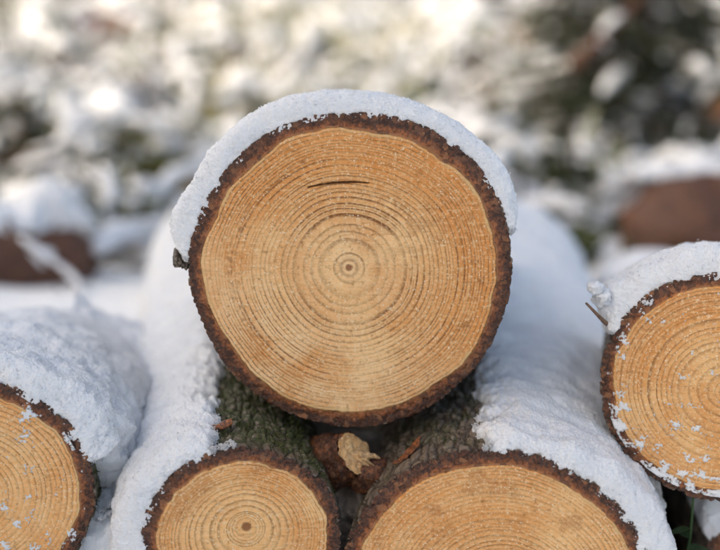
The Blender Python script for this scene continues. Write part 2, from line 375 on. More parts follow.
def make_log(label, loc, rot, R, tb, L, mat, seed, pith=(0, 0), nt=600, nr=120, ns=70, bark_scale=130., bark_amp=.0022, moss=None, stain=None, crack=None, pale=None,
             bark_mat=None, group='cut logs in the stack', name='log'):
    root = empty(name, loc, rot)
    tag(root, label, 'log', group)
    th = np.arange(nt) / nt * 2 * math.pi - math.pi
    Rt = R(th); tbt = tb(th) if callable(tb) else np.full(nt, tb)
    # cambium, slightly ragged
    rc = Rt - tbt * (1 + .24 * fbm(np.stack([np.sin(th), np.cos(th), 0 * th], 1), 3.1, 3, seed + 13)) + .0011 * fbm(np.stack([np.sin(th), np.cos(th), 0 * th], 1), 2.2, 2, seed + 3) + .0005 * fbm(np.stack([np.sin(th), np.cos(th), 0 * th], 1), 14, 3, seed + 3)
    # ---- front cut face
    tt = np.linspace(0, 1, nr) ** .9
    X = pith[0] + (rc * np.sin(th) - pith[0])[:, None] * tt; Z = pith[1] + (rc * np.cos(th) - pith[1])[:, None] * tt
    P0 = np.stack([X, 0 * X, Z], -1); Pf = P0.reshape(-1, 3)
    y = .00045 * fbm(Pf, 60, 3, seed) + .00035 * perlin(Pf * np.array([1, 1, 3.2]), 420, seed + 1) + .00022 * perlin(Pf, 900, seed + 2)
    T = np.tile(tt, (nt, 1)).reshape(-1)
    y = y + .0015 * sstep(.985, 1.0, T)
    # the rings keep to the smooth outline and only the last few follow the ragged edge
    rc0 = np.convolve(np.concatenate([rc[-60:], rc, rc[:60]]), np.hanning(121) / np.hanning(121).sum(), 'same')[60:-60]
    TR = tt[None, :] * (1 + (rc / rc0 - 1)[:, None] * (1 - sstep(.86, 1.0, tt))[None, :])
    at = {'t': TR.reshape(-1)}
    cr = crack(Pf, T) if crack else np.zeros(len(Pf))
    y = y + .0035 * cr
    at['crack'] = cr; at['stain'] = stain(Pf, T) if stain else np.zeros(len(Pf)); at['pale'] = pale(Pf, T) if pale else np.zeros(len(Pf))
    P = P0.copy(); P[..., 1] = y.reshape(nt, nr)
    face = grid_mesh('cut_face', P, mat, root, True, at)
    # ---- bark: torn annulus on the saw plane, then back along the log
    na = 12
    q = np.linspace(0, 1, na)
    s = np.concatenate([[0], np.cumsum(np.geomspace(.0007, .0007 * 9, ns))]); s = s / s[-1] * (L - .002) + .002 if s[-1] > L else np.concatenate([s + .002, [L]])
    cols = []; band = []
    for qq in q: cols.append((qq, 0.0)); band.append(qq)
    for ss in s: cols.append((1.0, ss)); band.append(1.0 + min(1, ss / .006))
    rr = np.stack([rc - .0006 + (Rt - rc + .0006) * a for a, _ in cols], 1)
    sy = np.array([b for _, b in cols])[None, :] * np.ones((nt, 1))
    taper = 1 + .02 * sy / max(L, .3)
    B0 = np.stack([rr * np.sin(th)[:, None] * taper, sy, rr * np.cos(th)[:, None] * taper], -1); Bf = B0.reshape(-1, 3)
    st = Bf * np.array([1, .45, 1])
    f1, f2, cid = worley(st + .004 * np.stack([perlin(st, 70, seed + 5)] * 3, 1), bark_scale, seed + 4)
    edge = sstep(.02, .22, f2 - f1)
    bandf = np.tile(np.array(band), (nt, 1)).reshape(-1)
    d = bark_amp * (edge * (.5 + 1.1 * cid) - .5) + bark_amp * 1.2 * fbm(st, 45, 3, seed + 6) + .0007 * perlin(Bf, 480, seed + 7)
    outw = np.stack([np.sin(th)[:, None] * np.ones(len(cols)), np.zeros((nt, len(cols))), np.cos(th)[:, None] * np.ones(len(cols))], -1).reshape(-1, 3)
    d = np.minimum(d, bark_amp * .75); wgt = sstep(.35, 1.0, bandf)
    B = Bf + outw * (d * wgt)[:, None]
    rough = .0016 * fbm(Bf * np.array([1, 0, 1]), 190, 3, seed + 8) + .0010 * perlin(Bf * np.array([1, 0, 1]), 700, seed + 9)
    lip = np.clip(bandf, 0, 1)
    fm = (1 - sstep(1.0, 1.6, bandf)) * sstep(0, .12, lip)
    B[:, 1] += fm * (rough + .0018 * lip + .0012) + (bandf < .01) * .0005
    crk = (1 - edge) * sstep(1.0, 1.5, bandf)
    ms = moss(B) if moss else np.zeros(len(B))
    bark = grid_mesh('bark', B.reshape(nt, len(cols), 3), bark_mat or BARK, root, True, {'band': bandf, 'cell': cid, 'crk': crk, 'moss': ms})
    # ---- rear cut face
    nb = 48; tb_ = np.arange(nb) / nb * 2 * math.pi; rb = R(tb_) * (1 + .02 * L / max(L, .3))
    tq = np.linspace(0, 1, 10)
    Pb = np.stack([rb[:, None] * np.sin(tb_)[:, None] * tq, np.full((nb, 10), L), rb[:, None] * np.cos(tb_)[:, None] * tq], -1)
    grid_mesh('cut_face', Pb, mat, root, True, {'t': np.tile(tq * .96, (nb, 1)), 'crack': np.zeros((nb, 10)), 'stain': np.zeros((nb, 10)), 'pale': np.zeros((nb, 10))}, flip=True)
    root['_L'] = L
    return root

def dusting(root, R, tb, seed, maskf, nt=520, nr=150, hgt=.0014):
    """thin grains and patches of snow sticking to the saw cut"""
    th = np.arange(nt) / nt * 2 * math.pi; tt = np.linspace(.02, 1.05, nr)
    r = (R(th) - tb)[:, None] * tt
    P = np.stack([r * np.sin(th)[:, None], 0 * r, r * np.cos(th)[:, None]], -1); Pf = P.reshape(-1, 3)
    m = maskf(Pf)
    hh = hgt * np.sqrt(np.clip(m, 0, 1)) * (1 + .5 * perlin(Pf, 700, seed)) - .0016 * (m <= 0)
    Pf = Pf.copy(); Pf[:, 1] = .0006 - hh - .0006 * (m > 0) * perlin(Pf, 350, seed + 1)
    keep = (m > 0).reshape(nt, nr)
    o = grid_mesh('snow_dusting', Pf.reshape(nt, nr, 3), SNOW, root, True, None, keep=keep)
    o['kind'] = 'stuff'
    return o

def snow_cover(label, root, R, L, th0, th1, thick, seed, nt=400, ns=160, front=.013, lump=.0035, name='snow_cover', s0=.0034, off=.0035, flare=None, end=.03, s_len=None, dense=.0008, grains=0):
    """snow lying on a log: a shell over the bark, rounded over the saw plane, sinking into the bark where there is none.
    thick(theta, s, world) -> depth in metres (negative = bare)"""
    bpy.context.view_layer.update()
    Mw = np.array(root.matrix_world)
    Ls = s_len or L
    th = np.linspace(th0, th1, nt)
    nq = 46
    ph = np.linspace(-.35, math.pi / 2, nq)
    sq = s0 + front * (1 - np.cos(np.clip(ph, 0, None))); g = np.sin(np.clip(ph, 0, None)); g[ph < 0] = np.sin(ph[ph < 0]) * .8
    sl = np.cumsum(np.geomspace(dense, dense * 14, ns)); sl = sq[-1] + sl / sl[-1] * (Ls - sq[-1] - .002)
    S = np.concatenate([sq, sl]); G = np.concatenate([g, np.ones(ns)])
    nx = np.concatenate([np.cos(np.clip(ph, 0, None)), np.zeros(ns)]); nr_ = np.concatenate([np.sin(np.clip(ph, 0, None)), np.ones(ns)])
    em = np.sqrt(np.clip((Ls - S) / end, 0, 1)); em = np.where(S > Ls - end, em, 1)
    m = len(S)
    TH = np.tile(th[:, None], (1, m)); SS = np.tile(S, (nt, 1))
    rb = R(th)[:, None] * (1 + .02 * SS / max(L, .3)) + off * .4
    base = np.stack([rb * np.sin(TH), SS, rb * np.cos(TH)], -1).reshape(-1, 3)
    wld = base @ Mw[:3, :3].T + Mw[:3, 3]
    t = thick(TH.reshape(-1), SS.reshape(-1), wld, base).reshape(nt, m)
    Gm = np.tile(G, (nt, 1)); 
    r = rb + np.where(t > 0, t * Gm * np.tile(em, (nt, 1)) + np.where(Gm < 0, Gm * .003, 0), t)
    # front pushes out a little where the snow is deep
    P = np.stack([r * np.sin(TH), SS, r * np.cos(TH)], -1).reshape(-1, 3)
    dn = np.stack([np.tile(nr_, (nt, 1)) * np.sin(TH), -np.tile(nx, (nt, 1)), np.tile(nr_, (nt, 1)) * np.cos(TH)], -1).reshape(-1, 3)
    on = sstep(.001, .008, t.reshape(-1))
    d = lump * fbm(P, 60, 2, seed) + .0007 * fbm(P, 230, 2, seed + 1) + .0010 * perlin(P, 480, seed + 2) + .0008 * perlin(P, 850, seed + 3)
    near = 1 - sstep(.05, .25, SS.reshape(-1)) * .5
    P = P + dn * (d * on * near)[:, None]
    o = grid_mesh(name, P.reshape(nt, m, 3), SNOW, None, False, None, flip=True, keep=(t > -.0035))
    o.matrix_world = root.matrix_world.copy()
    tag(o, label, 'snow', 'snow lying on the stacked logs')
    if grains:
        rs = np.random.RandomState(seed + 77)
        V3 = P.reshape(-1, 3); tf = t.reshape(-1); sf = SS.reshape(-1); gf_ = np.tile(G, (nt, 1)).reshape(-1)
        wgt = (tf > -.0012) * np.exp(-sf / .07) * (gf_ > -.2); wgt = wgt * (.05 + 3 * (tf < .005)); wgt = wgt / wgt.sum()
        ii = rs.choice(len(V3), grains, p=wgt)
        c = V3[ii] + rs.normal(0, .0007, (grains, 3)) + dn[ii] * (np.where(tf[ii] < 0, .004, .0)[:, None])
        # loose grains beside the edge of the snow
        r_ = rs.uniform(.0003, .0008, (grains, 1))
        O = np.array([[1, 0, 0], [-1, 0, 0], [0, 1, 0], [0, -1, 0], [0, 0, 1], [0, 0, -1]], float)
        V = c[:, None] + O[None] * r_[:, None] * rs.uniform(.6, 1.4, (grains, 6, 1))
        F = np.array([[0, 2, 4], [2, 1, 4], [1, 3, 4], [3, 0, 4], [2, 0, 5], [1, 2, 5], [3, 1, 5], [0, 3, 5]])
        gr = raw_mesh('snow_grains', V.reshape(-1, 3), (F[None] + 6 * np.arange(grains)[:, None, None]).reshape(-1, 3), SNOW, o, None, True)
        gr['kind'] = 'stuff'
    return o

A = lambda d: R_(d)
# ---------------------------------------------------------------- 1. the top log
K = 0.77 / FPX
main_pts = [(350,113),(372,113),(420,124),(460,147),(490,181),(507,221),(512,265),(505,312),(482,358),(445,396),(402,419),(350,427),(300,417),(243,386),(206,331),(189,285),(189,245),(196,222),(217,182),(252,144),(290,122),(330,113)]
R_main = outline(main_pts, (349, 270), K, K / .985)
tb_main = lambda t: .0108 + .0028 * np.exp(-((np.asarray(t) - .85) / .5) ** 2) + .0008 * np.sin(5 * np.asarray(t))
rings_main = ring_curve(5, 27, [(0, 1.7), (.3, 1.35), (.5, .8), (1, .72)])
W_MAIN = wood_material('pine_end_grain', 1, 27, rings_main, 1.3, 1.04, 1.3, .024, .058)
def stain_main(P, T):
    x, z = P[:, 0], P[:, 2]; a = np.arctan2(x, z)
    n = fbm(P, 260, 3, 3); n2 = fbm(P, 90, 3, 8)
    s = np.exp(-((T - .80) / .022) ** 2) * sstep(-.05, .30, n) * ((a < -1.0) & (a > -2.2)) * 1.3                       # resin beads, left
    s += np.exp(-((T - .80) / .014) ** 2) * sstep(-.25, .3, n2 + n * .5) * sstep(-1.3, -.9, a) * (1 - sstep(-.45, -.15, a)) * .75   # brown line, upper left
    s += np.exp(-((T - .88) / .05) ** 2) * sstep(.15, .5, n2) * sstep(1.4, 1.7, a) * (1 - sstep(2.1, 2.5, a)) * .8
    s += np.exp(-((T - .93) / .04) ** 2) * sstep(.1, .5, n) * sstep(2.2, 2.6, np.abs(a)) * .7
    s += np.exp(-((T - .64) / .05) ** 2) * sstep(.1, .5, n2) * sstep(2.4, 2.8, np.abs(a)) * .5
    s += .42 * np.exp(-(((x - .045) / .05) ** 2 + ((z - .035) / .032) ** 2)) * sstep(-.25, .35, n2)            # brownish stain, right above the heart
    s += sstep(.3, .55, fbm(P, 120, 3, 21)) * sstep(.7, .8, T) * .35
    return np.clip(s, 0, 1)
def crack_main(P, T):
    # a short shake following one ring above the pith
    x = (P[:, 0] / K + 349); y = 270 - P[:, 2] / (K / .985)
    yc = 178.5 + ((x - 345) / 38.) ** 2 * 4.2 - (x - 340) * .03
    wd = (1.05 + .5 * perlin(P, 300, 4)) * np.sqrt(np.clip(1 - ((x - 339) / 31.) ** 2, 0, 1)) + .01
    return np.exp(-((y - yc) / np.maximum(wd, .05)) ** 4) * (np.abs(x - 339) < 31)
def pale_main(P, T):
    x, z = P[:, 0], P[:, 2]
    n = fbm(P, 35, 3, 77)
    return np.clip(.55 * np.exp(-(T / .35) ** 2) * (1 + n) + .8 * sstep(.03, -.09, z + .55 * x + .03 * n) * sstep(.2, .7, T) * (.65 + n), 0, .85)
log_top = make_log('large round log resting on top of the stack, thin curved crack above its heart', (0, 0, ZM - .0042), (R_(-4.5), 0, 0), R_main, tb_main, .42, W_MAIN, 1,
                   pith=(0, .0062), nt=720, nr=170, ns=60, stain=stain_main, crack=crack_main, pale=pale_main, bark_amp=.0013)
def th_main(t, s, wld, b):
    n = fbm(b, 28, 2, 31) * .10
    left = (t + A(84)) / .22 + n; right = (A(76) - t) / .30 + n
    m = np.clip(np.minimum(left, right), -1, 1)
    T0 = .0148 + .0035 * np.exp(-((t + A(35)) / .45) ** 2) + .006 * np.exp(-((t + A(76)) / .16) ** 2) - .002 * np.exp(-((t - .5) / .4) ** 2)
    T0 = T0 * (1 - .55 * sstep(.02, .36, s))
    return np.where(m > 0, T0 * np.sqrt(np.clip(m, 0, 1)), -.006)
snow_cover('thick snow arching over the large log on top of the stack', log_top, R_main, .42, A(-92), A(84), th_main, 41, nt=640, ns=90, lump=.0016, end=.05, grains=1500, front=.010)

# broken branch stub on its left flank
def stub(root, base, dirv, length, r0, r1, seed, mat=BARK, cut=None, name='branch_stub', rag=0.0, band=1.6):
    dirv = np.asarray(dirv, float); dirv /= np.linalg.norm(dirv); base = np.asarray(base, float)
    n, m = 64, 34
    ref = np.array([0, 1., 0]) if abs(dirv[1]) < .8 else np.array([1., 0, 0])
    a = np.cross(dirv, ref); a /= np.linalg.norm(a); b = np.cross(dirv, a)
    th = np.arange(n) / n * 2 * math.pi; q = np.linspace(0, 1, m)
    rr = r0 + (r1 - r0) * q ** .7; rr = rr * np.where(q > .9, np.sqrt(np.clip(1 - ((q - .9) / .1) ** 2, 0, 1)) * .999 + .001, 1) if cut is None else rr
    D = a * np.cos(th)[:, None, None] + b * np.sin(th)[:, None, None]
    rg = 1 + rag * fbm(np.stack([np.cos(th), np.sin(th), 0 * th + seed], 1), .9, 3, seed) + rag * .35 * np.cos(2 * th)
    RR = rr[None, :] * (1 + (rg[:, None] - 1) * q[None, :] ** .5)
    P = base + dirv * (q * length)[None, :, None] + D * RR[..., None]
    Pf = P.reshape(-1, 3)
    f1, f2, cid = worley(Pf, 330, seed)
    e = sstep(.03, .3, f2 - f1)
    P = P + D * (.0022 * (e * (.4 + cid) - .4) + .0018 * fbm(Pf, 120, 2, seed + 1)).reshape(n, m)[..., None]
    o = grid_mesh(name, P, mat, root, True, {'band': np.full((n, m), band), 'cell': cid, 'crk': 1 - e, 'moss': np.zeros((n, m))}, flip=True)
    if cut is not None:
        k = 16; tt = np.linspace(0, 1, k)
        Q = base + dirv * length + D[:, 0][:, None] * (RR[:, -1][:, None] * tt[None, :])[..., None]
        Q = Q + dirv * ((.0009 + .001 * rag) * fbm(Q.reshape(-1, 3), 200, 2, seed + 4)).reshape(n, k)[..., None]
        z = np.zeros((n, k))
        grid_mesh('cut_face', Q, cut, o, True, {'t': np.tile(tt * .97, (n, 1)), 'crack': z, 'stain': z, 'pale': z + .15}, flip=True)
    return o
stub(log_top, (-.119, .020, .010), (-1, -.35, .12), .020, .0095, .0075, 5)

# ---------------------------------------------------------------- 2. lower left-centre log
R_ml = round_outline(.0742, 12, .018)
W_ML = wood_material('young_pine_end_grain', 2, 18, ring_curve(8, 18, [(0, 1.2), (1, .85)]), .75, 1.10, .85, .055)
c_ml = at_y(243, 541, -.07)
def moss_ml(P): return sstep(-.3, .2, P[:, 2] / .07) * sstep(.0, .02, P[:, 1])
def stain_ml(P, T):
    return sstep(.50, .80, T) * sstep(.0, .35, fbm(P, 30, 2, 4) + .5 * np.exp(-(((P[:, 0] + .035) / .03) ** 2 + ((P[:, 2] - .035) / .03) ** 2)) - .12) * .35
log_ml = make_log('small log under the big top log, dark pith dot and green moss on its bark', tuple(c_ml), (0, 0, R_(9)), R_ml, .0095, 1.0, W_ML, 2,
                  pith=(.003, .0125), nt=520, nr=110, ns=130, moss=moss_ml, stain=stain_ml, bark_scale=150)
def th_ml(t, s, wld, b):
    n = .6 * fbm(wld, 38, 2, 33) + .35 * fbm(wld, 190, 2, 34)
    edge = (-.094 - .02 * sstep(.02, .1, s) - wld[:, 0] + .018 * n) / .022
    m = np.clip(edge, -1, 1)
    T0 = .012 + .011 * sstep(-.5, -1.5, t) + .004 * fbm(wld, 30, 2, 6) + .006 * sstep(.05, .3, s)
    low = (t + A(112)) / .25
    m = np.minimum(m, low + n * .3)
    return np.where(m > 0, T0 * np.sqrt(np.clip(m, 0, 1)), -.006)
snow_cover('snow along the left flank of the small mossy log', log_ml, R_ml, 1.0, A(-125), A(35), th_ml, 43, nt=420, ns=230, lump=.0022, end=.1, grains=1800)

# ---------------------------------------------------------------- 3. lower right-centre log
R_mr = round_outline(.1175, 23, .012)
W_MR = wood_material('broad_pine_end_grain', 3, 30, ring_curve(11, 30, [(0, 1.5), (.5, 1.), (1, .75)]), .9, 1.06, 1.0)
c_mr = at_y(494, 594, -.07)
def stain_mr(P, T):
    return sstep(.45, .7, T) * sstep(.15, .5, fbm(P, 38, 3, 14)) * .4
def moss_mr(P): return .55 * sstep(.0, .03, P[:, 1]) * sstep(-.1, .25, fbm(P, 40, 2, 9))
log_mr = make_log('wide log with grey scaly bark under the right of the top log', tuple(c_mr), (0, 0, R_(-7)), R_mr, .0102, 1.0, W_MR, 3,
                  pith=(.012, -.004), nt=680, nr=130, ns=140, stain=stain_mr, moss=moss_mr, bark_scale=170, bark_amp=.0026)
def th_mr(t, s, wld, b):
    n = .6 * fbm(wld, 38, 2, 35) + .35 * fbm(wld, 190, 2, 36)
    edge = (wld[:, 0] - .098 - .012 * sstep(.0, .1, s) + .018 * n) / .022
    m = np.clip(edge, -1, 1)
    m = np.minimum(m, (A(88) - t) / .25 + n * .35)
    T0 = .012 + .009 * sstep(.2, 1.1, t) + .005 * fbm(wld, 30, 2, 7) + .008 * sstep(.05, .4, s)
    return np.where(m > 0, T0 * np.sqrt(np.clip(m, 0, 1)), -.006)
snow_cover('snow along the right flank of the wide scaly barked log', log_mr, R_mr, 1.0, A(-25), A(102), th_mr, 45, nt=420, ns=230, lump=.0020, end=.1, grains=1800)

# ---------------------------------------------------------------- 4. left log
R_l = round_outline(.086, 34, .012)
W_L = wood_material('left_pine_end_grain', 4, 20, ring_curve(14, 20, [(0, 1.5), (1, .85)]), .9, 1.08, .8)
c_l = at_y(-26, 495, -.07)
def moss_l(P): return sstep(.2, .8, np.arctan2(P[:, 0], P[:, 2])) * sstep(.0, .015, P[:, 1])
log_l = make_log('log cut off by the left side of the picture, snow blobs on its sawn end', tuple(c_l), (R_(-9), 0, R_(8)), R_l, .0098, .34, W_L, 4,
                 pith=(-.004, .0), nt=480, nr=90, ns=90, moss=moss_l)
def th_l(t, s, wld, b):
    n = fbm(wld, 55, 3, 37)
    m = np.clip((A(78) + .5 * sstep(.01, .06, s) - t) / .35 + .4 * n, -1, 1)
    T0 = .016 + .016 * sstep(.4, 1.2, t) + .006 * fbm(wld, 35, 2, 8) + .005 * sstep(.02, .12, s)
    return np.where(m > 0, T0 * np.sqrt(np.clip(m, 0, 1)), -.006)
snow_cover('deep snow on the log at the left side of the picture', log_l, R_l, .34, A(-70), A(125), th_l, 47, nt=460, ns=170, lump=.0032, end=.14, grains=1500)
dusting(log_l, R_l, .0092, 3, lambda P: (fbm(P, 64, 3, 57) + .55 * fbm(P, 460, 2, 52) + .10 * sstep(.01, -.05, P[:, 2]) - .46) * 2.2)

# snow packed into the gap between the left log and its neighbour
zf, zb = at_y(112, 500, -.045), at_y(137, 350, .20)
n, m = 150, 260
U = np.linspace(0, 1, n)[:, None] * np.ones((1, m)); Y = np.concatenate([np.full(40, -.052), np.linspace(-.052, .32, m - 40)])[None, :] * np.ones((n, 1))
k_ = (Y - zf[1]) / (zb[1] - zf[1]); cx = zf[0] + (zb[0] - zf[0]) * k_
X = cx + (U - .5) * .15
Z = zf[2] + (zb[2] - zf[2]) * np.clip(k_, 0, 1.1) + .030 * (2 * U - 1) ** 2 - .012
drop = np.concatenate([np.linspace(1, 0, 40) ** 1.0, np.zeros(m - 40)])[None, :]
Z = Z - drop * .10; Y = Y - .018 * np.sin(drop * math.pi * .5) * 0 + .016 * (1 - drop) ** 8 * (Y < -.05)
P = np.stack([X, Y, Z], -1).reshape(-1, 3)
lum = .0065 * fbm(P, 55, 2, 91) + .0030 * fbm(P, 140, 2, 92) + .0010 * perlin(P, 480, 93) + .0007 * perlin(P, 850, 94)
fr_ = np.clip(drop * 4, 0, 1) * np.ones((n, 1)); P[:, 2] += lum * (1 - .6 * fr_.reshape(-1)); P[:, 1] -= lum * fr_.reshape(-1)
o = grid_mesh('snow_bank', P.reshape(n, m, 3), SNOW); tag(o, 'lumpy snow packed between the left log and the small mossy log', 'snow')

# ---------------------------------------------------------------- 5. right log
R_r = round_outline(.0885, 45, .012)
W_R = wood_material('right_pine_end_grain', 5, 19, ring_curve(17, 19, [(0, 1.5), (.5, 1.), (1, .8)]), 1.3, 1.0, 1.0)
c_r = at_y(721, 388, -.03)
log_r = make_log('log at the right side of the picture, its orange sawn end dusted with snow', tuple(c_r), (R_(-10), 0, R_(-15)), R_r, .0085, .24, W_R, 5,
                 pith=(.004, -.003), nt=480, nr=100, ns=70)
def th_r(t, s, wld, b):
    n = fbm(wld, 55, 3, 39)
    m = np.clip((t + A(66)) / .22 + .4 * n, -1, 1)
    T0 = .019 + .004 * fbm(wld, 40, 2, 9) + .007 * np.exp(-((t + A(58)) / .2) ** 2)
    T0 = T0 * (1 - .5 * sstep(.03, .22, s))
    return np.where(m > 0, T0 * np.sqrt(np.clip(m, 0, 1)), -.006)
snow_cover('snow cap on the log at the right side of the picture', log_r, R_r, .24, A(-85), A(80), th_r, 49, nt=420, ns=90, lump=.002, end=.05, grains=1000)
dusting(log_r, R_r, .0075, 6, lambda P: (fbm(P, 75, 3, 61) + .55 * fbm(P, 460, 2, 62) + .34 * sstep(.0, -.08, P[:, 2] + .2 * P[:, 0]) * (.5 + sstep(.6, 1.0, np.hypot(P[:, 0], P[:, 2]) / .08)) - .48) * 2.4)

# support log low in the right corner
R_s = round_outline(.085, 56, .015)
c_s = at_y(735, 600, -.03)
log_s = make_log('snowy log low in the right corner beneath the orange ended log', (c_s[0] + .075, .01, .078), (0, 0, R_(-6)), R_s, .0105, .8, W_R, 6, nt=240, nr=60, ns=50)
snow_cover('snow on the low log in the right corner', log_s, R_s, .8, A(-75), A(75), lambda t, s, w_, b: np.where(np.abs(t) < A(70), .018 * np.sqrt(np.clip((A(70) - np.abs(t)) / .3, 0, 1)), -.006), 51, nt=200, ns=80, lump=.004)

# ---------------------------------------------------------------- ground
gx = np.concatenate([-np.geomspace(60, 2.6, 26), np.linspace(-2.5, 2.5, 230), np.geomspace(2.6, 60, 26)])
gy = np.concatenate([np.linspace(-6, -.9, 14), np.linspace(-.85, 1.0, 60), np.linspace(1.03, 4, 140), np.geomspace(4.05, 90, 90)])
GX, GY = np.meshgrid(gx, gy, indexing='ij')
GZ = ground_h(GX, GY)
GP = np.stack([GX, GY, GZ], -1)
gf = GP.reshape(-1, 3) * np.array([1, 1, 0])
gap_shade = np.exp(-((np.clip(np.abs(GX - .25) - .33, 0, None)) / .06) ** 2) * sstep(-.02, .06, GY) * (1 - sstep(.9, 1.05, GY))  # bare soil under the stack, painted dark so the log gaps read black
bare = sstep(.05, .35, fbm(gf, 3.2, 3, 70)).reshape(GX.shape) * sstep(1.2, 1.8, GY) * .7
k = N('snowy_ground'); o = k.obj(); so = k.attr('soil_shade')
sn = k.mix(k.mr(k.noise(o, 3, 3), .35, .65), (.84, .865, .90), (.88, .885, .87))
soil_shade = k.mix(k.mr(k.noise(o, 30, 4, .6), .35, .65), (.022, .016, .011), (.085, .062, .035))
k.bs(Base_Color=k.mix(k.mr(k.math('ADD', so, k.math('MULTIPLY', k.math('SUBTRACT', k.noise(o, 26, 3, .6), .5), .9)), .35, .55), sn, soil_shade), Roughness=.8, Specular_IOR_Level=.2,
     Normal=k.bump(k.noise(o, 60, 4), .6, .02))
ground = grid_mesh('ground', GP, k.m, None, False, {'soil_shade': np.maximum(gap_shade, bare)}, flip=False)
tag(ground, kind='structure')

def twig_pts(p, q, bend, seed, m=14):
    p, q = np.asarray(p, float), np.asarray(q, float); t = np.linspace(0, 1, m)[:, None]
    rs = np.random.RandomState(seed); off = np.array([rs.normal(0, 1, 3), rs.normal(0, 1, 3)])
    return p + (q - p) * t + bend * (np.sin(math.pi * t) * off[0] + np.sin(2 * math.pi * t) * off[1] * .5) * np.linalg.norm(q - p)

# ---------------------------------------------------------------- knot between the two lower logs, loose bark
Mi = log_ml.matrix_world.inverted()
p0 = Mi @ Vector(at_y(338, 476, .0)); 
W_K = wood_material('knot_wood', 7, 7, ring_curve(3, 7, [(0, 1), (1, 1)]), .2, 1.0, .7, .01)
bpy.context.view_layer.update()
Mi = log_ml.matrix_world.inverted(); inM = lambda px, py, y: np.array(Mi @ Vector(at_y(px, py, y)))
k0, k1 = inM(306, 474, .018), inM(354, 455, -.012)
stub(log_ml, k0, k1 - k0, float(np.linalg.norm(k1 - k0)), .034, .0185, 15, cut=W_K, rag=.30, band=.45)
k0, k1 = inM(345, 590, .02), inM(357, 474, .010)
stub(log_ml, k0, k1 - k0, float(np.linalg.norm(k1 - k0)), .060, .038, 19, name='burl', rag=.15, band=1.35)
k0, k1 = inM(366, 560, .05), inM(368, 440, .055)
stub(log_ml, k0, k1 - k0, float(np.linalg.norm(k1 - k0)), .070, .046, 29, name='burl', rag=.2, band=1.5)
k0, k1 = inM(372, 520, .02), inM(371, 462, -.012)
stub(log_ml, k0, k1 - k0, float(np.linalg.norm(k1 - k0)), .026, .012, 23, name='burl', rag=.3, band=.5)
for i, (px, py, ln, ang) in enumerate([(364, 461, .020, .5), (368, 466, .016, .9), (359, 468, .018, 1.2), (372, 457, .013, .2), (366, 472, .012, 1.0)]):
    b_ = MB(); p_ = inM(px, py, -.012); d_ = np.array([math.cos(ang), -.35, -math.sin(ang) * .8])
    b_.tube(twig_pts(p_ - d_ * ln * .8, p_ + d_ * ln * .5, .05, i, 9), np.array([.0030, .0034, .0033, .003, .0026, .0021, .0015, .0009, .0002]), 6, (.62, .40, .20), i, .7)
    b_.build('splinter', TWIG, log_ml)

def flake(root, loc, rot, l, wd, seed):
    n, m = 26, 12
    u = np.linspace(-1, 1, n)[:, None] * np.ones((1, m)); v = np.linspace(-1, 1, m)[None, :] * np.ones((n, 1))
    P = np.stack([u * l, v * wd * np.sqrt(np.clip(1.05 - np.abs(u) ** 2.5, .05, 1)), .0025 * (u * u) + 0 * u], -1).reshape(-1, 3)
    P = P + .0015 * np.stack([fbm(P, 160, 2, seed), fbm(P, 160, 2, seed + 1), fbm(P, 160, 2, seed + 2)], 1)
    top = P + np.array([0, 0, .0016]); 
    F = grid_faces(n, m); V = np.concatenate([top, P]); F2 = F[:, ::-1] + len(P)
    rim = list(range(m)) + [i * m + m - 1 for i in range(1, n)] + [(n - 1) * m + j for j in range(m - 2, -1, -1)] + [i * m for i in range(n - 2, 0, -1)]
    E = np.array([[rim[i], rim[(i + 1) % len(rim)], rim[(i + 1) % len(rim)] + len(P), rim[i] + len(P)] for i in range(len(rim))])
    o = raw_mesh('bark_flake', V, np.concatenate([F, F2, E]), BARK, root,
                 {'band': np.full(2 * len(P), .25), 'cell': np.zeros(2 * len(P)), 'crk': np.zeros(2 * len(P)), 'moss': np.zeros(2 * len(P))})
    o.location = loc; o.rotation_euler = rot
    return o
flake(log_mr, (-.068, .030, .099), (R_(-12), R_(-35), R_(35)), .015, .004, 3)
flake(log_mr, (.012, .055, .121), (R_(10), R_(-5), R_(-30)), .013, .004, 13)
flake(log_ml, (-.015, .035, .077), (0, R_(-8), R_(15)), .012, .004, 23)

# moss tufts on the sheltered bark
def tufts(root, R, n, th_rng, s_rng, seed, size=.0042, L=1.0):
    rs = np.random.RandomState(seed)
    th = rs.uniform(*th_rng, n); s_ = rs.uniform(*s_rng, n)
    P = np.stack([np.sin(th), s_ * 0, np.cos(th)], 1) * R(th)[:, None]; P[:, 1] = s_
    ok = fbm(P, 55, 2, seed) > rs.uniform(-.25, .25, n)
    P, th = P[ok], th[ok]; n = len(P)
    nrm = np.stack([np.sin(th), 0 * th, np.cos(th)], 1)
    d = nrm + rs.normal(0, .8, (n, 3)); d /= np.linalg.norm(d, axis=1)[:, None]
    sd_ = np.cross(d, rs.normal(0, 1, (n, 3))); sd_ /= np.linalg.norm(sd_, axis=1)[:, None]
    ln = rs.uniform(.5, 1.3, n)[:, None] * size; P = P - nrm * .0008
    V = np.stack([P - sd_ * ln * .14, P + sd_ * ln * .14, P + d * ln + sd_ * ln * .03, P + d * ln - sd_ * ln * .03], 1)
    c = np.array([.035, .042, .012]) + rs.uniform(0, 1, (n, 1)) * np.array([.055, .058, .012])
    o = raw_mesh('moss', V.reshape(-1, 3), np.arange(4 * n).reshape(n, 4), LEAF, root, {'col': np.repeat(c, 4, 0)}, False)
    o['kind'] = 'stuff'
    return o
tufts(log_ml, R_ml, 7000, (-.75, 1.3), (.012, .2), 4)
tufts(log_mr, R_mr, 2500, (-.9, .1), (.02, .25), 5, .0034)
